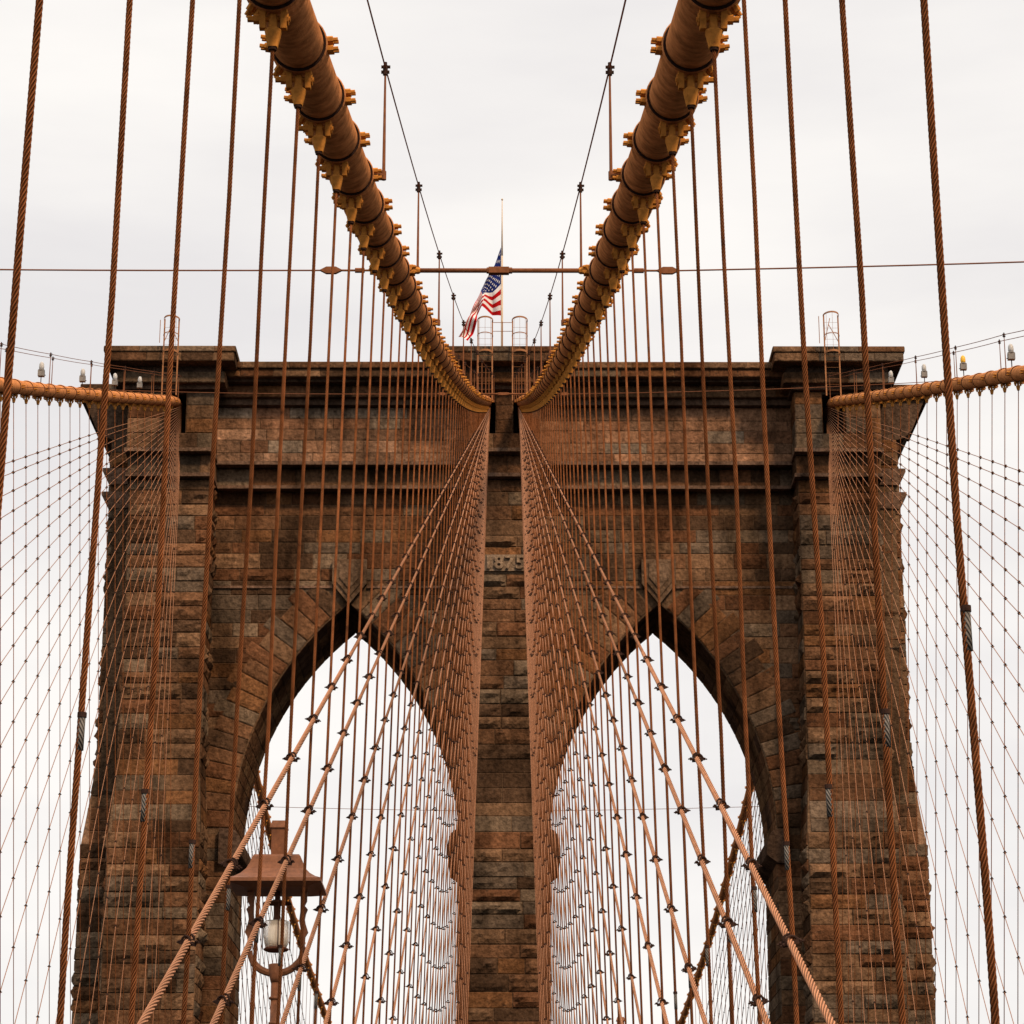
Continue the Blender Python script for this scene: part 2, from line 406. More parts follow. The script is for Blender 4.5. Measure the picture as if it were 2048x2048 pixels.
# label course above the arches
mb = MB()
for s in (-1, 1):
    for a, b in ((1.6, AX - .93), (AX + .93, 15.9)):
        p, q = sorted((s * a, s * b)); mb.box(p, q, Y0 - .13, Y0 + .1, 38.05, 38.18, col=(0.124, 0.074, 0.050))
# belt courses across the recessed wall
for s in (-1, 1):
    p, q = sorted((s * 1.6, s * 16.0))
    skin(mb, p, q, 133.62, 137, 43.45, 44.55, L=False, Rr=False, h=.95, **DRESS)
    mb.box(p, q, 133.5, 133.9, 43.42, 43.6, col=(0.124, 0.074, 0.050))
stone("belt_course", mb)
mb = MB()
for s in (-1, 1):
    p, q = sorted((s * 1.6, s * 16.0))
    skin(mb, p, q, 132.95, 139, 44.6, 47.85, L=False, Rr=False, h=.72, rough=.04, amp=(.02, .03), ln=(1.4, 3.2), pal=[(.20, .105, .06), (.17, .085, .048), (.22, .125, .077), (.18, .13, .092), (.15, .085, .052)])
    mb.box(p, q, 132.83, 133.2, 44.56, 44.76, col=(0.124, 0.074, 0.050))
stone("attic_wall", mb)
mb = MB()
for s in (-1, 1):
    p, q = sorted((s * 1.6, s * 16.0))
    skin(mb, p, q, 132.2, 139.5, 48.2, 48.85, L=False, Rr=False, h=.65, **DRESS)      # bed mould
    mb.box(p, q, 132.5, 139, 47.85, 48.2, col=(0.081, 0.050, 0.034))
    skin(mb, p, q, 131.2, 140.5, 49.0, 49.42, L=False, Rr=False, h=.5, **DRESS)
    skin(mb, p, q, 131.05, 140.6, 49.44, 49.8, L=False, Rr=False, h=.4, **DRESS)
    mb.box(p, q, 131.6, 140, 48.85, 49.0, col=(0.062, 0.040, 0.028))
stone("parapet", mb)
# -- buttresses with their caps
def cap(mb, x0, x1, y0, y1):
    o = 1.3
    skin(mb, x0 - .75, x1 + .75, y0 - .65, y1, 48.35, 48.95, h=.6, **DRESS)
    mb.box(x0 - .35, x1 + .35, y0 - .3, y1, 48.1, 48.35, col=(0.081, 0.050, 0.034))
    mb.box(x0 - .6, x1 + .6, y0 - .5, y1, 48.95, 49.3, col=(.06, .04, .03))
    skin(mb, x0 - o, x1 + o, y0 - 1.4, y1 + 1, 49.3, 49.78, h=.5, **DRESS)
    skin(mb, x0 - o - .07, x1 + o + .07, y0 - 1.47, y1 + 1.1, 49.8, 50.12, h=.4, **DRESS)
def steps(mb, x0, x1, yb, open_, narrow=0):
    """shaft from the water to the cap; open_ = list of cable openings"""
    e = .0
    skin(mb, x0 - .22, x1 + .22, 131.3, yb, BOT, 24.3, **ROCK)
    mb.box(x0 - .2, x1 + .2, 131.35, yb, -40, BOT, col=MORTAR)
    # sloping weathered offset
    vs = [(x0 - .22, 131.3, 24.3), (x1 + .22, 131.3, 24.3), (x1, 131.95, 28.2), (x0, 131.95, 28.2), (x0 - .22, yb, 24.3), (x1 + .22, yb, 24.3), (x1, yb, 28.2), (x0, yb, 28.2)]
    mb.add(vs, [(0, 1, 2, 3), (0, 3, 7, 4), (1, 5, 6, 2), (4, 7, 6, 5)], col=MORTAR)
    def PO(u, v, h):
        t = (v - 24.3) / 3.9; return (u, 131.3 + .65 * t - h, v)
    wall(mb, PO, x0 - .05, x1 + .05, 24.3, 28.2, rough=.25, amp=(.03, .08))
    for sx, s in ((x0, -1), (x1, 1)):
        def PE(u, v, h, sx=sx, s=s):
            t = (v - 24.3) / 3.9; return (sx + s * (.22 * (1 - t) + h), u, v)
        wall(mb, PE, 131.9, yb, 24.3, 28.2, rough=.4, amp=(.04, .1))
    skin(mb, x0, x1, 131.95, yb, 28.2, 43.4, **ROCK)
    skin(mb, x0 - .12, x1 + .12, 131.5, yb, 43.45, 44.62, h=1.1, **DRESS)
    mb.box(x0 - .22, x1 + .22, 131.38, yb, 43.42, 43.62, col=(0.124, 0.074, 0.050))
    # upper shaft
    mb.box(x0 - .25, x1 + .25, 130.88, yb, 44.66, 44.86, col=(0.149, 0.090, 0.059))
    skin(mb, x0 - .15, x1 + .15, 131.0, yb, 44.86, 45.7, h=.8, **DRESS)
    xs = [x0 - .15] + [q for o in open_ for q in o] + [x1 + .15]
    for a, b in zip(xs[::2], xs[1::2]):
        if b - a > .05: skin(mb, a, b, 131.0, yb, 45.72, 48.05, h=.75, **DRESS)
    for a, b in open_:
        mb.box(a, b, 134.2, yb, 45.7, 48.1, col=(0.050, 0.034, 0.025))
        mb.box(a, b, 131.05, 134.2, 47.95, 48.1, col=(0.050, 0.034, 0.025))
for s in (-1, 1):
    x0, x1 = sorted((s * 15.7, s * 19.95))
    mb = MB(); steps(mb, x0, x1, 141.5, [tuple(sorted((s * 17.0, s * 18.25)))])
    b_ = stone("buttress", mb, label="outer buttress on the %s side of the tower" % ("left" if s < 0 else "right"))
    mb = MB(); cap(mb, x0, x1, 131, 142); stone("cornice", mb, b_)
mb = MB(); steps(mb, -1.75, 1.75, 141.5, [(-1.5, -.45), (.45, 1.5)])
b_ = stone("buttress", mb, label="middle buttress carrying the date between the two arches")
mb = MB(); cap(mb, -1.95, 1.95, 131, 142); stone("cornice", mb, b_)
# carved date
cu = bpy.data.curves.new("numerals", 'FONT'); cu.body = "1875"; cu.size = 1.0; cu.extrude = .07; cu.offset = .022; cu.space_character = 1.12
cu.align_x = 'CENTER'; cu.bevel_depth = .008
to = bpy.data.objects.new("tmp", cu); COL.objects.link(to)
dg = bpy.context.evaluated_depsgraph_get(); me = bpy.data.meshes.new_from_object(to.evaluated_get(dg)); bpy.data.objects.remove(to)
me.materials.clear(); me.materials.append(M_STONE)
a = me.color_attributes.new("Col", 'FLOAT_COLOR', 'POINT'); a.data.foreach_set('color', [.19, .13, .085, 1] * len(me.vertices))
mb = MB(); mb.box(-1.3, 1.3, 131.80, 132.2, 38.3, 39.2, col=(0.167, 0.118, 0.081))
ds = stone("date_stone", mb)
num = part("numerals", me, ds, (0, 131.74, 38.42)); num.rotation_euler = (rad(90), 0, 0)
# -- outer ends of the tower
for s in (-1, 1):
    mb = MB(); a, b = sorted((s * 19.6, s * 21.45)); yf, yb = 134.6, 141
    side = dict(L=(s < 0), Rr=(s > 0))
    skin(mb, a, b, yf, yb, 28.3, 46.6, **side, **ROCK)
    a2, b2 = sorted((s * 19.6, s * 22.0)); skin(mb, a2, b2, yf - .4, yb + .4, BOT, 24.2, **side, **ROCK)
    mb.box(a2, b2, yf - .3, yb + .3, -40, BOT, col=MORTAR)
    xi, xo, xe = s * 19.6, s * 22.0, s * 21.45
    vs = [(xi, yf - .4, 24.2), (xo, yf - .4, 24.2), (xo, yb + .4, 24.2), (xe, yf, 28.3), (xi, yf, 28.3), (xe, yb, 28.3)]
    mb.add(vs, [(0, 1, 3, 4), (1, 2, 5, 3)], col=(.2, .115, .07))
    def PE(u, v, h, s=s):
        t = (v - 24.2) / 4.1; return (s * (22.0 - .55 * t + h), u, v)
    wall(mb, PE, yf - .1, yb, 24.2, 28.3, rough=.5, amp=(.05, .12))
    def PFs(u, v, h, s=s):
        t = (v - 24.2) / 4.1; return (u, yf - .4 + .4 * t - h, v)
    wall(mb, PFs, min(xi, s * 21.6), max(xi, s * 21.6), 24.2, 28.3, rough=.5)
    for hz in (43.3, 44.65):       # small string courses
        mb.prism([(s * 19.7, hz), (s * 21.45, hz - .75), (s * 21.9, hz), (s * 21.9, hz + .2), (s * 19.7, hz + .2)] if False else
                 [(s * 19.7, hz + .2), (s * 19.7, hz - .7), (s * 21.4, hz - .75), (s * 21.85, hz), (s * 21.85, hz + .2)], yf - .3, yb + .3, col=(0.124, 0.074, 0.050))
    # corbelled cornice
    pr = [(19.7, 46.6), (21.5, 46.6), (21.95, 46.75), (22.35, 47.15), (23.1, 48.9), (19.7, 48.9)]
    mb.prism([(s * x, z) for x, z in pr], yf, yb + .3, col=(0.074, 0.046, 0.031))
    a3, b3 = sorted((s * 19.7, s * 23.3)); skin(mb, a3, b3, yf - .2, yb + .6, 48.92, 49.75, h=.8, **side, **DRESS)
    stone("end_wall", mb)

# ------------------------------------------------------------------ cable bands, sockets, clamps (shared meshes)
TILT = math.atan(.31)
def band_mesh(s, rc=.236):
    """collar clamped round the cable: outer side of the cable is towards +s in x"""
    mb = MB(); ca, sa = math.cos(TILT), math.sin(TILT)
    def T(x, y, z): return (x, y * ca - z * sa, y * sa + z * ca)
    n = 32; prof = [(-.17, rc - .03), (-.185, rc + .024), (-.15, rc + .036), (-.12, rc + .026), (.12, rc + .026), (.15, rc + .036), (.17, rc + .028), (.17, rc - .03)]
    vs = []
    for y, r in prof:
        for j in range(n):
            t = 2 * math.pi * j / n; vs.append(T(r * math.cos(t), y, r * math.sin(t)))
    mb.add(vs, [(k * n + j, k * n + (j + 1) % n, (k + 1) * n + (j + 1) % n, (k + 1) * n + j) for k in range(len(prof) - 1) for j in range(n)])
    def lbox(x0, x1, y0, y1, z0, z1):
        q = [T(x, y, z) for z in (z0, z1) for y in (y0, y1) for x in (x0, x1)]
        mb.add(q, [(0, 2, 3, 1), (4, 5, 7, 6), (0, 1, 5, 4), (2, 6, 7, 3), (0, 4, 6, 2), (1, 3, 7, 5)])
    # split flanges with bolt pairs: inner side, outer side and low on the inner side
    for ang in (.12, math.pi - .05, -1.0 + .0):
        c_, s_ = math.cos(ang), math.sin(ang)
        for yy in (-.062, .062):
            for w_ in (-.042, .042):
                px, pz = c_ * (rc + .02) - s_ * w_, s_ * (rc + .02) + c_ * w_
                p0 = Vector(T(px * 1, yy, pz)); p1 = Vector(T(px + c_ * .06, yy, pz + s_ * .06)); p2 = Vector(T(px + c_ * .105, yy, pz + s_ * .105))
                mb.cyl(p0, p1, .034, n=6); mb.cyl(p1, p2, .02, n=6)
    # lugs
    for x in (-.088, .088):
        for y0, y1, z0, z1 in ((-.06, .06, -.40, -.17),):
            pl = [(-.075, -.15), (-.075, -.22), (-.05, -.36), (-.03, -.43), (.03, -.43), (.05, -.36), (.075, -.22), (.075, -.15)]
            q = [(x - .026, a, b) for a, b in pl] + [(x + .026, a, b) for a, b in pl]; m_ = len(pl)
            mb.add(q, [tuple(range(m_)), tuple(range(2 * m_ - 1, m_ - 1, -1))] + [(i, m_ + i, m_ + (i + 1) % m_, (i + 1) % m_) for i in range(m_)])
    mb.cyl((-.14, 0, -.335), (.14, 0, -.335), .024, n=8)
    mb.cyl((.115, 0, -.335), (.165, 0, -.335), .045, n=6); mb.cyl((.165, 0, -.335), (.215, 0, -.335), .028, n=6)
    mb.cyl((-.128, 0, -.335), (-.115, 0, -.335), .055, n=10)
    if s < 0: mb.v = [(-x, y, z) for x, y, z in mb.v]
    me = mb.mesh("cable_band", M_BAND); me.materials.append(M_CABLE); me.materials.append(M_CLAMP)
    for i in range(7 * n): me.polygons[i].material_index = 1
    for i in range(n): me.polygons[i].material_index = 2
    return fixn(me)
BAND = {1: band_mesh(1), -1: band_mesh(-1)}; BANDO = {1: band_mesh(1, .255), -1: band_mesh(-1, .255)}
mb = MB(); q = [(.0, .0), ]
def sq(mb, secs):
    vs = []
    for hx, hy, z, b in secs:
        c = [(hx, hy - b), (hx - b, hy), (-hx + b, hy), (-hx, hy - b), (-hx, -hy + b), (-hx + b, -hy), (hx - b, -hy), (hx, -hy + b)]
        vs += [(x, y, z) for x, y in c]
    n = 8
    mb.add(vs, [(k * n + j, k * n + (j + 1) % n, (k + 1) * n + (j + 1) % n, (k + 1) * n + j) for k in range(len(secs) - 1) for j in range(n)] + [tuple(range(n)), tuple(range(len(secs) * n - 1, (len(secs) - 1) * n - 1, -1))])
sq(mb, [(.034, .03, -.29, .01), (.036, .034, -.42, .01), (.070, .055, -.45, .02), (.066, .055, -.47, .024), (.040, .036, -.60, .014)])
SOCK = fixn(mb.mesh("socket", M_BAND))
mb = MB(); mb.cyl((0, 0, -.60), (0, 0, -.625), .037, .034, n=10); SOCKRING = mb.mesh("seizing", M_CLAMP)
def clamp_mesh(sl):
    mb = MB()
    d = Vector((0, math.cos(math.atan(sl)), math.sin(math.atan(sl))))
    # saddle plate round the two ropes, U-bolts with long threaded ends and nuts
    pts = [(.05 * math.cos(t), -.02 + .0 * t, .006 + .052 * math.sin(t)) for t in [math.pi * i / 8 for i in range(9)]]
    mb.path([(x, y, z - .01) for x, y, z in pts], .011, n=6)
    mb.path([(x, y + .045, z + .012) for x, y, z in pts], .011, n=6)
    mb.box(-.055, .055, -.035, .06, -.035, .004)
    for sx in (-1, 1):
        for yy, zz in ((-.02, -.012), (.045, .012)):
            mb.cyl((sx * .045, yy, zz), (sx * .10, yy, zz - .008), .0085, n=6)
            mb.cyl((sx * .06, yy, zz - .001), (sx * .078, yy, zz - .004), .0165, n=6)
    return mb.mesh("clamp", M_CLAMP)
CLAMP = clamp_mesh(.4)
mb = MB(); mb.box(-.032, .032, -.035, .035, -.035, .035); mb.cyl((-.065, 0, 0), (.065, 0, -.01), .014, n=6); mb.cyl((0, 0, -.055), (0, 0, .055), .024, n=6)
CLAMPF = mb.mesh("clamp", M_CLAMP)

# ------------------------------------------------------------------ stanchions
def post_mesh(s, h=1.44):
    """s = +1: stands on the +x flank of the cable"""
    mb = MB(); x = s * .38
    mb.cyl((s * .2, 0, -.0), (x, 0, -.0), .035, n=8); mb.cyl((x, 0, -.05), (x, 0, .06), .032, n=8)
    mb.path([(x, 0, .05), (x, 0, .5), (x, 0, h)], [.020, .018, .012], n=8)
    o = MB(); o.cyl((x, 0, h - .1), (x, 0, h + .03), .03, n=8); o.cyl((x - .05, 0, h - .06), (x + .05, 0, h - .06), .022, n=6)
    o.cyl((x - .05, 0, h + .01), (x + .06, 0, h + .01), .02, n=6); o.cyl((x, 0, h + .02), (x, 0, h + .07), .022, n=6)
    return mb.mesh("stanchion", M_POST), o.mesh("rope_grip", M_CLAMP)
POST = {1: post_mesh(1), -1: post_mesh(-1)}
mb = MB(); mb.cyl((0, 0, 0), (0, 0, 1.44), .02, n=6)

# ------------------------------------------------------------------ main cables
def cable(xf, s, inner, label):
    CR = .236 if inner else .255
    HC = HC0 if inner else (lambda z: HO_(s, z))
    c = thing("main_cable", label, "suspension cable", (s * xf(-6), -6, HC(-6)))
    mb = MB(); zs = [-6 + i * 1.143 for i in range(121)] + [133, 135, 137, 139.] + [139 + 2.286 * i for i in range(1, 44)]
    zs = sorted(z for z in zs if z <= 240)
    mb.path([(s * xf(z), z, HC(z)) for z in zs], CR, n=32)
    part("wrapped_wire", mb.mesh("wrapped_wire", M_CABLE, smooth=True, uv=False), c)
    bz = []
    for k in range(-6, 49): part("cable_band", (BAND if inner else BANDO)[s], c, (s * xf(ZK(k)), ZK(k), HC(ZK(k))))
    for j in range(3, 44):
        z = 139 + 2.286 * j; o = part("cable_band", (BAND if inner else BANDO)[s], c, (s * xf(z), z, HC(z))); o.rotation_euler = (-2 * TILT * .9, 0, 0)
    for k in range(-4, 49):
        z = ZK(k)
        if inner:
            sides = ([-s] if k % 4 == 0 else []) + ([s] if k % 4 == 2 and k >= 28 else [])
        else:
            sides = [] if k < 24 else ([-s] if k % 4 == 0 else [s] if k % 4 == 2 else [])
        for q in sides:
            p = part("stanchion", POST[q][0], c, (s * xf(z), z, HC(z)))
            part("rope_grip", POST[q][1], p, (s * xf(z), z, HC(z)))
    return c
cable(XI, -1, True, "left middle main cable, ochre, thick and dropping from the centre buttress to the frame's top")
cable(XI, 1, True, "right middle main cable, ochre, thick and dropping from the centre buttress to the frame's top")
cable(XO, -1, False, "far left outer main cable running from the left buttress out of the frame")
cable(XO, 1, False, "far right outer main cable running from the right buttress out of the frame")

# hand ropes over the cables
for s, sn in ((-1, "left"), (1, "right")):
    for inner in (1, 0):
        xf = XI if inner else XO; HH = HC if inner else (lambda z, s=s: HO_(s, z))
        for q in (-s, s):
            if inner and q == s: zs = [ZK(k) for k in range(30, 49, 4)] + [131.2]
            elif inner: zs = [ZK(k) for k in range(-8, 49, 4)] + [131.2]
            else: zs = [ZK(k) for k in range(24 if q == -s else 26, 49, 4)] + [131.2]
            mb = MB(); pts = []
            for a, b in zip(zs[:-1], zs[1:]):
                for i in range(4):
                    t = i / 4.; z = a + (b - a) * t; pts.append((s * xf(z) + q * .38, z, HH(a) * (1 - t) + HH(b) * t + 1.44 - .015 * math.sin(math.pi * t)))
            pts.append((s * xf(131.2) + q * .38, 131.2, HH(131.2) + 1.3))
            mb.path(pts, .0105 if inner else .013, n=6)
            solo("hand_rope", mb.mesh("hand_rope", M_WIRE), "thin wire hand rope above the %s %s main cable, on its %s flank" % (sn, "middle" if inner else "outer", "left" if q < 0 else "right"), "hand rope", "hand ropes over the main cables")

# ------------------------------------------------------------------ stays
def P3(a, b, t): return a + (b - a) * t
def XR(s, z, h, inner):      # lateral position of the suspender plane
    d0 = DECK(z) - (.1 if inner else 1); q = (h - d0) / (HC(z) - .61 - d0)
    return s * (P3(2.05, XI(z), q) if inner else P3(15.8, 17.6, q))
def stay_pts(s, top, bot, inner, z0):
    pts = [bot]
    for k in range(-6, 48):
        z = ZK(k)
        if z <= z0 + .5: continue
        h = P3(top.z, bot.z, (z - top.y) / (bot.y - top.y))
        w_ = 1 if z < 110 else max(0, (125 - z) / 15)
        xs_ = P3(top.x, bot.x, (z - top.y) / (bot.y - top.y)); pts.append(Vector((P3(xs_, XR(s, z, h, inner), w_), z, h)))
    return pts + [top]
ZS = [10.9, 13.6, 17.9] + [22.3 + 4.572 * i for i in range(22)]
STI = {-1: [], 1: []}; STO = {-1: [], 1: []}; STF = {-1: [], 1: []}
def xb(z): return 2.05
for s, sn in ((-1, "left"), (1, "right")):
    n = len(ZS)
    for i, z0 in enumerate(ZS):
        top = Vector((s * (.74 + .004 * i), 132.0, 47.55 - .075 * i)); bot = Vector((s * 2.04, z0, 0.0))
        d = (bot - top).normalized(); bot2 = bot + d * ((0 - DECK(z0)) / -d.z if d.z else 0)
        STI[s].append((top, bot))
        mb = MB()
        if i < 4:
            mid = P3(bot, top, .17); r = .0225
            mb.strand(bot - (top - bot).normalized() * 1.0, mid, r * 1.06, pitch=.54, step=.018); mb.cyl(mid, top, r, n=8)
            # strand grooves are shaded by form and by darkened colour
        else:
            r = .020 if i < 7 else .0155; mb.path(stay_pts(s, top, bot, True, z0), r, n=8)
        name = "stay_cable"
        lab = "pale diagonal stay of the %s middle fan, %s counted from the lowest-reaching nearest one" % (sn, nth(i + 1))
        t = thing(name, lab, "stay cable", bot, "diagonal stays of the middle cables")
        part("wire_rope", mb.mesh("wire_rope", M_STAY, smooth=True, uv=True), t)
        if i < 6:
            m2 = MB(); p = P3(top, bot, .985); m2.cyl(P3(top, bot, .02), P3(top, bot, .034), .045, .03, n=8); part("end_fitting", m2.mesh("end_fitting", M_POST), t)
    for i, z0 in enumerate(ZS):
        top = Vector((s * 17.35, 132.0, 47.6 - .09 * i)); bot = Vector((s * 15.8, z0, DECK(z0) - .5)); STO[s].append((top, bot))
        mb = MB(); mb.path(stay_pts(s, top, bot, False, z0), .0145, n=6)
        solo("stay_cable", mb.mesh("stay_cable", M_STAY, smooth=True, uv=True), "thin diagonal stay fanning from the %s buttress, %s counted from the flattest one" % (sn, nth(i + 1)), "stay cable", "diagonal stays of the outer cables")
    for i in range(22):
        u = 14 + 4.572 * i; top = Vector((s * 17.5, 139.6, 46.9)); bot = Vector((s * (XO(139 + u) + .3), 139 + u, 3.6)); STF[s].append((top, bot))
        mb = MB(); mb.cyl(bot, top, .024, n=5)
        solo("stay_cable", mb.mesh("stay_cable", M_WIRE), "distant diagonal stay seen through the %s arch, %s counted from the tower" % (sn, nth(i + 1)), "stay cable", "diagonal stays beyond the tower")

def cross(st, z):       # points of a stay at depth z, if it passes there above the deck
    a, b = st
    if not (b.y < z < a.y - .5 or a.y + .5 < z < b.y): return None
    return P3(a, b, (z - a.y) / (b.y - a.y))

# ------------------------------------------------------------------ suspender ropes
GI = "suspender ropes of the middle cables"
for s, sn in ((-1, "left"), (1, "right")):
    for k in range(-4, 49):
        z = ZK(k); top = Vector((s * XI(z), z, HC(z) - .61)); bot = Vector((s * 2.05, z, DECK(z) - .1))
        if k <= 0: lab = "thick near suspender rope, %s in from the %s edge at the top of the frame" % (nth(k + 5), sn)
        else: lab = "suspender rope under the %s middle cable, %s counted back from the tower" % (sn, nth(49 - k))
        t = thing("suspender_rope", lab, "suspender rope", bot, GI)
        r = .0155; slv = 2.64 + .09 * (k + 4) + R.uniform(-.02, .02)
        has = k <= 4
        mb = MB()
        def at(h): return P3(bot, top, (h - bot.z) / (top.z - bot.z))
        segs = [(bot.z, top.z)]
        for a, b in segs:
            p, q = at(a), at(b)
            if k <= 2:
                # slight sway so the ropes are not ruler straight
                m_ = 6
                for i in range(m_):
                    def W(t_): 
                        v = P3(p, q, t_); return v + Vector((.012 * math.sin(t_ * 3.1 * (b - a) / 3 + k * 1.7) * math.sin(math.pi * t_), 0, 0))
                    mb.strand(W(i / m_), W((i + 1) / m_), r * 1.08, step=.014)
            else: mb.cyl(p, q, r, n=10 if k < 16 else 6)
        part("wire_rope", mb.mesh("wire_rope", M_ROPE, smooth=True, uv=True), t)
        if has:
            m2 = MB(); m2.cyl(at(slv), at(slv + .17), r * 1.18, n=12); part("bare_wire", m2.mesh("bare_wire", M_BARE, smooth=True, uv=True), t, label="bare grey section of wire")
            m2 = MB(); m2.cyl(at(slv + .165), at(slv + .19), r * 1.5, n=10); part("collar", m2.mesh("collar", M_CLAMP), t)
        so_ = part("socket", SOCK, t, (s * XI(z), z, HC(z)))
        part("seizing", SOCKRING, so_, (s * XI(z), z, HC(z)))
        for i, st in enumerate(STI[s]):
            p = cross(st, z)
            if p is None or p.z > top.z - .8 or p.z < DECK(z) + .3: continue
            rx = at(p.z).x
            o = part("clamp", CLAMP, t, ((p.x + rx) / 2, z - .01, p.z))
            o.scale = (R.uniform(.68, .9), .8, R.uniform(.7, .9)); o.rotation_euler = (0, R.uniform(-.1, .1) + s * -.18, s * .35 + R.uniform(-.3, .3))
    for k in range(26, 49):
        z = ZK(k); top = Vector((s * 17.6, z, HO_(s, z) - .61)); bot = Vector((s * 15.8, z, DECK(z) - 1))
        t = thing("suspender_rope", "thin suspender rope under the %s outer cable, %s counted out from the buttress" % (sn, nth(49 - k)), "suspender rope", bot, "suspender ropes of the outer cables")
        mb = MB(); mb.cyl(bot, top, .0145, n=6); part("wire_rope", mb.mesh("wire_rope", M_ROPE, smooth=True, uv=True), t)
        part("socket", SOCK, t, (s * 17.6, z, HO_(s, z)))
        for st in STO[s]:
            p = cross(st, z)
            if p is None or p.z > top.z - 1.0 or p.z < 8: continue
            part("clamp", CLAMPF, t, (P3(p.x, XR(s, z, p.z, False), 1 if z < 110 else max(0, (125 - z) / 15)), z, p.z))
    for j in range(8, 40):
        z = 139 + 2.286 * j; top = Vector((s * XO(z), z, HC(z) - .5)); bot = Vector((s * (XO(z) + .3), z, 3.5))
        t = thing("suspender_rope", "distant suspender rope seen through the %s arch, %s counted away from the tower" % (sn, nth(j - 7)), "suspender rope", bot, "suspender ropes beyond the tower")
        mb = MB(); mb.cyl(bot, top, .02, n=5); part("wire_rope", mb.mesh("wire_rope", M_WIRE), t)
        part("socket", SOCK, t, (s * XO(z), z, HC(z)))
        for st in STF[s]:
            p = cross(st, z)
            if p is None or p.z > top.z - 1 or p.z < 14: continue
            part("clamp", CLAMPF, t, (p.x, z, p.z))

# ------------------------------------------------------------------ cross ties between the cables
def tie(k, big, lab):
    z = ZK(k); h = HC(z); x = XI(z); f = 1 if big else .9
    t = thing("cross_tie", lab, "cross tie", (0, z, h), "cross ties between the main cables")
    mb = MB(); mb.cyl((-x + .33, z, h), (x - .33, z, h), .037 * f, n=14); part("strut", mb.mesh("strut", M_POST, smooth=True), t)
    mb = MB(); mb.box(-.17, .15, z - .055, z + .055, h - .055, h + .045); mb.cyl((-.2, z, h), (.2, z, h), .05, n=6); part("coupling", mb.mesh("coupling", M_POST), t)
    for s in (-1, 1):
        mb = MB(); mb.cyl((s * (x - .42), z, h), (s * (x - .30), z, h), .05 * f, .07 * f, n=8)
        for yy in (-.05, .05): mb.box(min(s * (x - .34), s * (x - .2)), max(s * (x - .34), s * (x - .2)), z + yy - .015, z + yy + .015, h - .07, h + .07)
        mb.cyl((s * (x - .26), z - .1, h), (s * (x - .26), z + .1, h), .035, n=8)
        part("fork", mb.mesh("fork", M_BAND), t)
        mb = MB(); L = 1.0
        mb.cyl((s * (x + .2), z, h), (s * (x + L), z, h), .018, n=8)
        mb.cyl((s * (x + .45), z, h), (s * (x + .6), z, h), .04, n=6); mb.cyl((s * (x + .25), z, h), (s * (x + .33), z, h), .05, n=6)
        vs = [(s * (x + a), z, h + b) for a, b in ((.8, 0), (.9, .055), (1.05, .055), (1.15, 0), (1.05, -.055), (.9, -.055))]
        mb.prism([(v[0], v[2]) for v in vs], z - .03, z + .03)
        part("turnbuckle", fixn(mb.mesh("turnbuckle", M_POST)), t)
        mb = MB(); pts = []
        for i in range(17):
            q = i / 16.; pts.append((s * (x + 1.1 + (17.6 - .2 - x - 1.1) * q), z, h + (HO_(s, z) - h) * q - .10 * math.sin(math.pi * q)))
        mb.path(pts, .0125, n=6); part("wire", mb.mesh("wire", M_WIRE), t)
    return t
tie(8, True, "near cross tie rod with a square coupling, in front of the flag")
tie(30, False, "farther cross tie rod low between the cables, in front of the centre buttress")
mb = MB(); zz = 139 + 34.; mb.path([(-XO(zz) + 34.8 * i / 12. * (XO(zz) / 17.4), zz, HC(zz) - 3.6 - .3 * math.sin(math.pi * i / 12)) for i in range(13)], .018, n=5)
solo("tie_wire", mb.mesh("tie_wire", M_WIRE), "hair-thin level wire crossing the sky behind both arches", "wire")

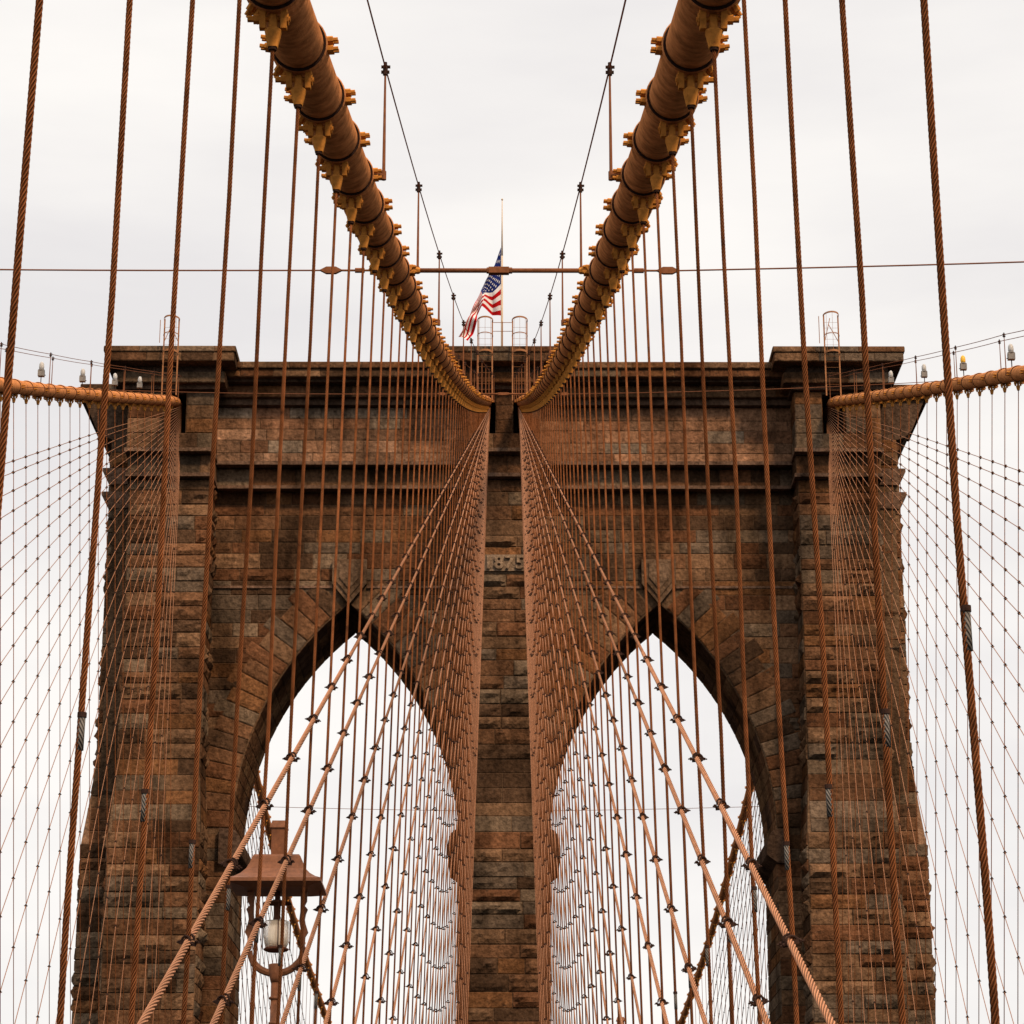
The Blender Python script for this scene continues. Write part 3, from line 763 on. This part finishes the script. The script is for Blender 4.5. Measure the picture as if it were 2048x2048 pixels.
# ------------------------------------------------------------------ caged ladders and railing
def ladder(xc, y, zb, zt, wd, label, extra=False):
    t = thing("caged_ladder", label, "ladder", (xc, y, zb), "caged ladders on the tower top")
    for q in (-1, 1):
        mb = MB(); mb.box(xc + q * wd - .035, xc + q * wd + .035, y - .03, y + .03, zb, zt); part("rail", mb.mesh("rail", M_LADDER), t)
    mb = MB(); n = int((zt - zb) / .32)
    for i in range(1, n): mb.cyl((xc - wd, y + .02, zb + i * .32), (xc + wd, y + .02, zb + i * .32), .007, n=5)
    part("rungs", mb.mesh("rungs", M_LADDER), t)
    for hz, th in ((zt - .02, .045), (50.55, .02), (49.55, .055)):
        mb = MB(); pts = [(xc + wd * 1.12 * math.cos(a_), y - .62 * math.sin(a_), hz) for a_ in [math.pi * i / 14 for i in range(15)]]
        vs = []
        for p in pts: vs += [(p[0], p[1], p[2] - th), (p[0], p[1], p[2] + th)]
        vs2 = [(xc + (v[0] - xc) * .96, y + (v[1] - y) * .97, v[2]) for v in vs]; m_ = len(vs)
        fs = [(2 * i, 2 * i + 2, 2 * i + 3, 2 * i + 1) for i in range(14)] + [(m_ + 2 * i, m_ + 2 * i + 1, m_ + 2 * i + 3, m_ + 2 * i + 2) for i in range(14)]
        fs += [(2 * i + 1, 2 * i + 3, m_ + 2 * i + 3, m_ + 2 * i + 1) for i in range(14)] + [(2 * i, m_ + 2 * i, m_ + 2 * i + 2, 2 * i + 2) for i in range(14)]
        mb.add(vs + vs2, fs); part("hoop", mb.mesh("hoop", M_LADDER), t)
    mb = MB()
    for a_ in (math.pi * .25, math.pi * .5, math.pi * .75):
        mb.cyl((xc + wd * 1.1 * math.cos(a_), y - .61 * math.sin(a_), 49.5), (xc + wd * 1.1 * math.cos(a_), y - .61 * math.sin(a_), zt), .008, n=5)
    part("cage_bar", mb.mesh("cage_bar", M_LADDER), t)
    if extra:
        mb = MB(); mb.cyl((xc - wd, y, 50.2), (xc, y + .4, zt), .02, n=5); mb.cyl((xc + wd, y, 50.2), (xc - wd * .2, y + .5, zt - .3), .02, n=5)
        mb.cyl((xc - wd - .25, y + .1, 50.2), (xc - wd - .25, y + .1, zt), .02, n=5); part("brace", mb.mesh("brace", M_LADDER), t)
ladder(-1.02, 129.2, 46.9, 51.45, .38, "caged ladder left of the flagpole on the centre buttress")
ladder(.82, 129.2, 46.9, 51.45, .38, "caged ladder right of the flagpole on the centre buttress")
ladder(-17.72, 129.2, 47.2, 51.5, .38, "caged ladder on the left buttress cap", True)
ladder(17.42, 129.2, 47.2, 51.75, .38, "caged ladder on the right buttress cap", True)
for s, sn in ((-1, "left"), (1, "right")):     # small service landings beside the cable ends
    pass
t = thing("railing", "thin brown railing between the two caged ladders on the tower top", "railing", (-.1, 129.5, 50.15))
mb = MB()
for h in (51.45, 50.95): mb.cyl((-.64, 129.5, h), (.44, 129.5, h), .017, n=6)
part("rail", mb.mesh("rail", M_LADDER), t)
mb = MB(); mb.cyl((-.1, 129.52, 50.12), (-.1, 129.52, 51.5), .022, n=6); part("post", mb.mesh("post", M_LADDER), t)

# ------------------------------------------------------------------ flagpole and flag
t = thing("flagpole", "slim cream flagpole rising behind the centre buttress", "flagpole", (-.14, 137, 50.1))
mb = MB(); mb.cyl((-.14, 137, 50.1), (-.14, 137, 58.5), .07, .055, n=12); mb.cyl((-.14, 137, 58.5), (-.14, 137, 62.0), .055, .025, n=12); part("pole", mb.mesh("pole", M_POLE, smooth=True), t)
mb = MB(); mb.lathe([(.02, 0), (.055, .03), (.06, .07), (.03, .12)], (-.14, 137, 61.95), n=10); part("finial", mb.mesh("finial", M_POLE, smooth=True), t)
mb = MB(); mb.lathe([(.16, 0), (.16, .12), (.1, .2), (.08, .3)], (-.14, 137, 50.12), n=12); part("base", mb.mesh("base", M_POLE), t)
def lerp_path(P, t):
    n = len(P) - 1; t = min(max(t, 0), 1) * n; i = min(int(t), n - 1); f = t - i
    return tuple(P[i][q] * (1 - f) + P[i + 1][q] * f for q in range(3))
# cloth drawn down by its own weight: top and bottom edges as drooping curves (x, depth, height)
TOPE = [(-.20, 137.0, 59.05), (-.60, 137.15, 58.0), (-1.06, 136.95, 57.0), (-1.52, 137.2, 55.9), (-1.92, 137.0, 54.95), (-2.3, 137.15, 54.1), (-2.55, 137.05, 53.7)]
BOTE = [(-.20, 137.0, 54.85), (-.72, 137.25, 55.0), (-1.25, 136.9, 55.35), (-1.5, 137.1, 54.95), (-1.58, 136.9, 54.4), (-1.82, 137.1, 53.8), (-2.05, 136.95, 53.25)]
def FL(u, v):
    a = lerp_path(TOPE, u); b = lerp_path(BOTE, u)
    w_ = v ** (1.0 + 3.0 * max(0, min(1, (u - .36) / .16))); p = [a[q] * (1 - w_) + b[q] * w_ for q in range(3)]
    p[2] += -.24 * math.sin(u * 15) * (u ** .5) * math.sin(math.pi * v) ** .5 * (1 if u < .62 else .5)
    p[1] += .14 * math.sin(u * 19 + v * 5) * min(1, u * 4); p[0] += .05 * math.sin(u * 9 + v * 7) * min(1, u * 4)
    return p
flag = thing("flag", "red, white and blue striped flag with stars, drooping at half mast", "flag", (-.2, 137, 57))
NU = 48; bands = {0: MB(), 1: MB(), 2: MB()}
for r_ in range(26):
    v0, v1 = r_ / 26., (r_ + 1) / 26.
    for c_ in range(NU):
        u0, u1 = c_ / NU, (c_ + 1) / NU
        if r_ < 14 and c_ < NU * .4: m_ = 2
        else: m_ = 0 if (r_ // 2) % 2 == 0 else 1
        bands[m_].add([FL(u0, v0), FL(u1, v0), FL(u1, v1), FL(u0, v1)], [(0, 1, 2, 3)])
part("red_stripes", bands[0].mesh("red_stripes", M_RED, smooth=True), flag)
part("white_stripes", bands[1].mesh("white_stripes", M_WHITE, smooth=True), flag)
cn = part("canton", bands[2].mesh("canton", M_BLUE, smooth=True), flag)
mb = MB()
for i in range(9):
    for j in range(6 if i % 2 == 0 else 5):
        cv = (i + 1) / 10. * 14 / 26.; cu_ = .4 * ((2 * j + 1 + (i % 2)) / 12.)
        for sg in (-1, 1):
            vs = []
            for a_ in range(10):
                rr = 1 if a_ % 2 == 0 else .42; an = a_ * math.pi / 5
                q = FL(cu_ + (.017 * rr) * math.sin(an), cv + .026 * rr * math.cos(an)); vs.append((q[0], q[1] + sg * .02, q[2]))
            q = FL(cu_, cv); vs.append((q[0], q[1] + sg * .02, q[2]))
            mb.add(vs, [(10, a_, (a_ + 1) % 10) for a_ in range(10)])
part("stars", mb.mesh("stars", M_WHITE), cn)

# ------------------------------------------------------------------ promenade lamps
def lamp(x, z, zt, label):
    """zt = height of the chimney top"""
    t = thing("street_lamp", label, "street lamp", (x, z, DECK(z)), "promenade lamps")
    def at(h): return zt - h
    k = 1.0
    def s4(mb, secs):
        vs = []
        for w_, h in secs: vs += [(x - w_, z - w_, at(h)), (x + w_, z - w_, at(h)), (x + w_, z + w_, at(h)), (x - w_, z + w_, at(h))]
        n = len(secs)
        mb.add(vs, [(4 * i + j, 4 * i + (j + 1) % 4, 4 * i + 4 + (j + 1) % 4, 4 * i + 4 + j) for i in range(n - 1) for j in range(4)] + [(0, 3, 2, 1), (4 * n - 4, 4 * n - 3, 4 * n - 2, 4 * n - 1)])
    mb = MB(); s4(mb, [(.40, .40)] if 0 else [(.245, .405), (.262, .43), (.285, .50), (.32, .57), (.375, .63), (.44, .675), (.49, .695), (.50, .70), (.506, .738), (.34, .775)])
    hd = part("hood", fixn(mb.mesh("hood", M_LAMP)), t)
    mb = MB(); s4(mb, [(.072, .0), (.096, .07), (.098, .082), (.078, .084), (.078, .41)]); part("chimney", fixn(mb.mesh("chimney", M_LAMP)), hd)
    # lyre bracket
    mb = MB()
    pr = [(.325, .77), (.255, .77), (.255, .85), (.262, .95), (.275, 1.05), (.27, 1.12), (.285, 1.2), (.275, 1.3), (.27, 1.38)]
    for s in (-1, 1):
        outer = [(.325, .77), (.325, .88), (.30, .93), (.335, .97), (.315, 1.02), (.305, 1.08), (.315, 1.13), (.345, 1.22), (.315, 1.27), (.31, 1.36), (.325, 1.44)]
        inner = [(.255, .77), (.255, 1.0), (.245, 1.1), (.265, 1.2), (.255, 1.3), (.27, 1.4)]
        poly = [(x + s * a, at(b)) for a, b in outer] + [(x + s * a, at(b)) for a, b in reversed(inner)]
        mb.prism(poly, z - .03, z + .03)
        ar = []
        for i in range(9):
            a_ = math.pi / 2 * i / 8; ar.append((x + s * .285 * math.cos(a_), z, at(1.42 + .245 * math.sin(a_))))
        mb.path(ar, [.03] * 3 + [.04] * 6, n=8)
        mb.lathe([(.01, -.03), (.03, 0), (.01, .03)], (x + s * .33, z, at(1.41)), n=8)
    part("bracket", fixn(mb.mesh("bracket", M_LAMP)), t)
    mb = MB(); mb.lathe([(.05, .16), (.085, .15), (.07, .1), (.08, .07), (.06, .0), (.05, -.04)], (x, z, at(1.72)), n=14)
    mb.lathe([(.075, DECK(z) - at(1.75)), (.065, DECK(z) - at(1.75) + .9), (.045, -.0)], (x, z, at(1.75)), n=14)
    for h in (1.93, 2.2): mb.lathe([(.045, -.02), (.062, -.01), (.062, .01), (.045, .02)], (x, z, at(h)), n=14)
    mb.lathe([(.16, 0), (.16, .3), (.11, .4), (.09, .8)], (x, z, DECK(z)), n=14)
    part("post", mb.mesh("post", M_LAMP, smooth=True), t)
    # luminaire hanging under the hood
    mb = MB(); mb.lathe([(.028, 0), (.028, -.09), (.05, -.1), (.15, -.125), (.155, -.14), (.04, -.15), (.035, -.32), (.05, -.33)], (x, z, at(.77)), n=18)
    mb.lathe([(.03, -.665), (.10, -.66), (.135, -.645), (.14, -.63), (.12, -.62)], (x, z, at(.77)), n=18)
    for a_ in range(4):
        an = a_ * math.pi / 2 + .2
        mb.cyl((x + .152 * math.cos(an), z + .152 * math.sin(an), at(.90)), (x + .15 * math.cos(an), z + .15 * math.sin(an), at(1.41)), .006, n=5)
    lum = part("luminaire", mb.mesh("luminaire", M_LAMPD, smooth=True), t)
    mb = MB(); mb.lathe([(.05, -.325), (.13, -.33), (.142, -.345), (.145, -.42), (.143, -.5), (.132, -.57), (.115, -.61), (.10, -.625)], (x, z, at(.77)), n=24)
    part("lamp_glass", mb.mesh("lamp_glass", M_GLASS, smooth=True), lum)
lamp(-2.39, 28.4, 5.37, "brown lyre-shaped promenade lamp with a flared hood at the lower left")
lamp(2.60, 57.2, 6.52, "farther promenade lamp on the right whose chimney top just enters the frame")

# ------------------------------------------------------------------ navigation beacons on the outer cables
def beacon(x, z, col, label):
    s = 1 if x > 0 else -1; b = HO_(s, z)
    t = thing("beacon_light", label, "beacon light", (x, z, b + .2), "beacon lights on the outer cables")
    mb = MB(); mb.cyl((x, z, b), (x, z, b + .62), .018, n=6); mb.cyl((x - s * .17, z, b + .6), (x + s * .02, z, b + .6), .016, n=6); part("bracket", mb.mesh("bracket", M_CLAMP), t)
    mb = MB(); mb.box(x - .12, x + .12, z - .1, z + .1, b + .55, b + .78); mb.lathe([(.1, 0), (.13, .02), (.13, .05), (.09, .07)], (x, z, b + .76), n=12); part("housing", mb.mesh("housing", M_BGREY), t)
    mb = MB(); mb.lathe([(.085, 0), (.10, .08), (.095, .2), (.06, .28), (.02, .31)], (x, z, b + .83), n=12); part("lens", mb.mesh("lens", M_BYEL if col else M_BCLEAR, smooth=True), t)
def zof(px):       # depth on the outer cable seen at image column px (2048-wide photo)
    lo, hi = 60., 131.
    for _ in range(40):
        m_ = (lo + hi) / 2; X_ = (17.6 if px > 1024 else -17.6); xx = X_ - .11; ya = 12 / 5200.
        a_ = xx * math.cos(ya) - m_ * math.sin(ya); d_ = (xx * math.sin(ya) + m_ * math.cos(ya)) * .95372 + HC(m_) * .30071
        p_ = 1024 + 5200 * a_ / d_
        if (p_ - 1024) * (1 if px > 1024 else -1) > (px - 1024) * (1 if px > 1024 else -1): lo = m_
        else: hi = m_
    return lo
for px, c_, lab in ((80, 0, "grey beacon on the left outer cable, farthest left"), (163, 0, "beacon on the left outer cable beside the end of the tower parapet"),
                    (228, 0, "white beacon before the left buttress, the left one of a pair"), (278, 0, "white beacon before the left buttress, the right one of a pair"),
                    (1784, 0, "white beacon on the right outer cable before the dark buttress"), (1851, 0, "white beacon at the right end of the tower parapet"),
                    (1930, 1, "beacon with a yellow lens on the right outer cable"), (2027, 0, "grey beacon on the right outer cable, farthest right")):
    beacon((17.6 if px > 1024 else -17.6), zof(px), c_, lab)
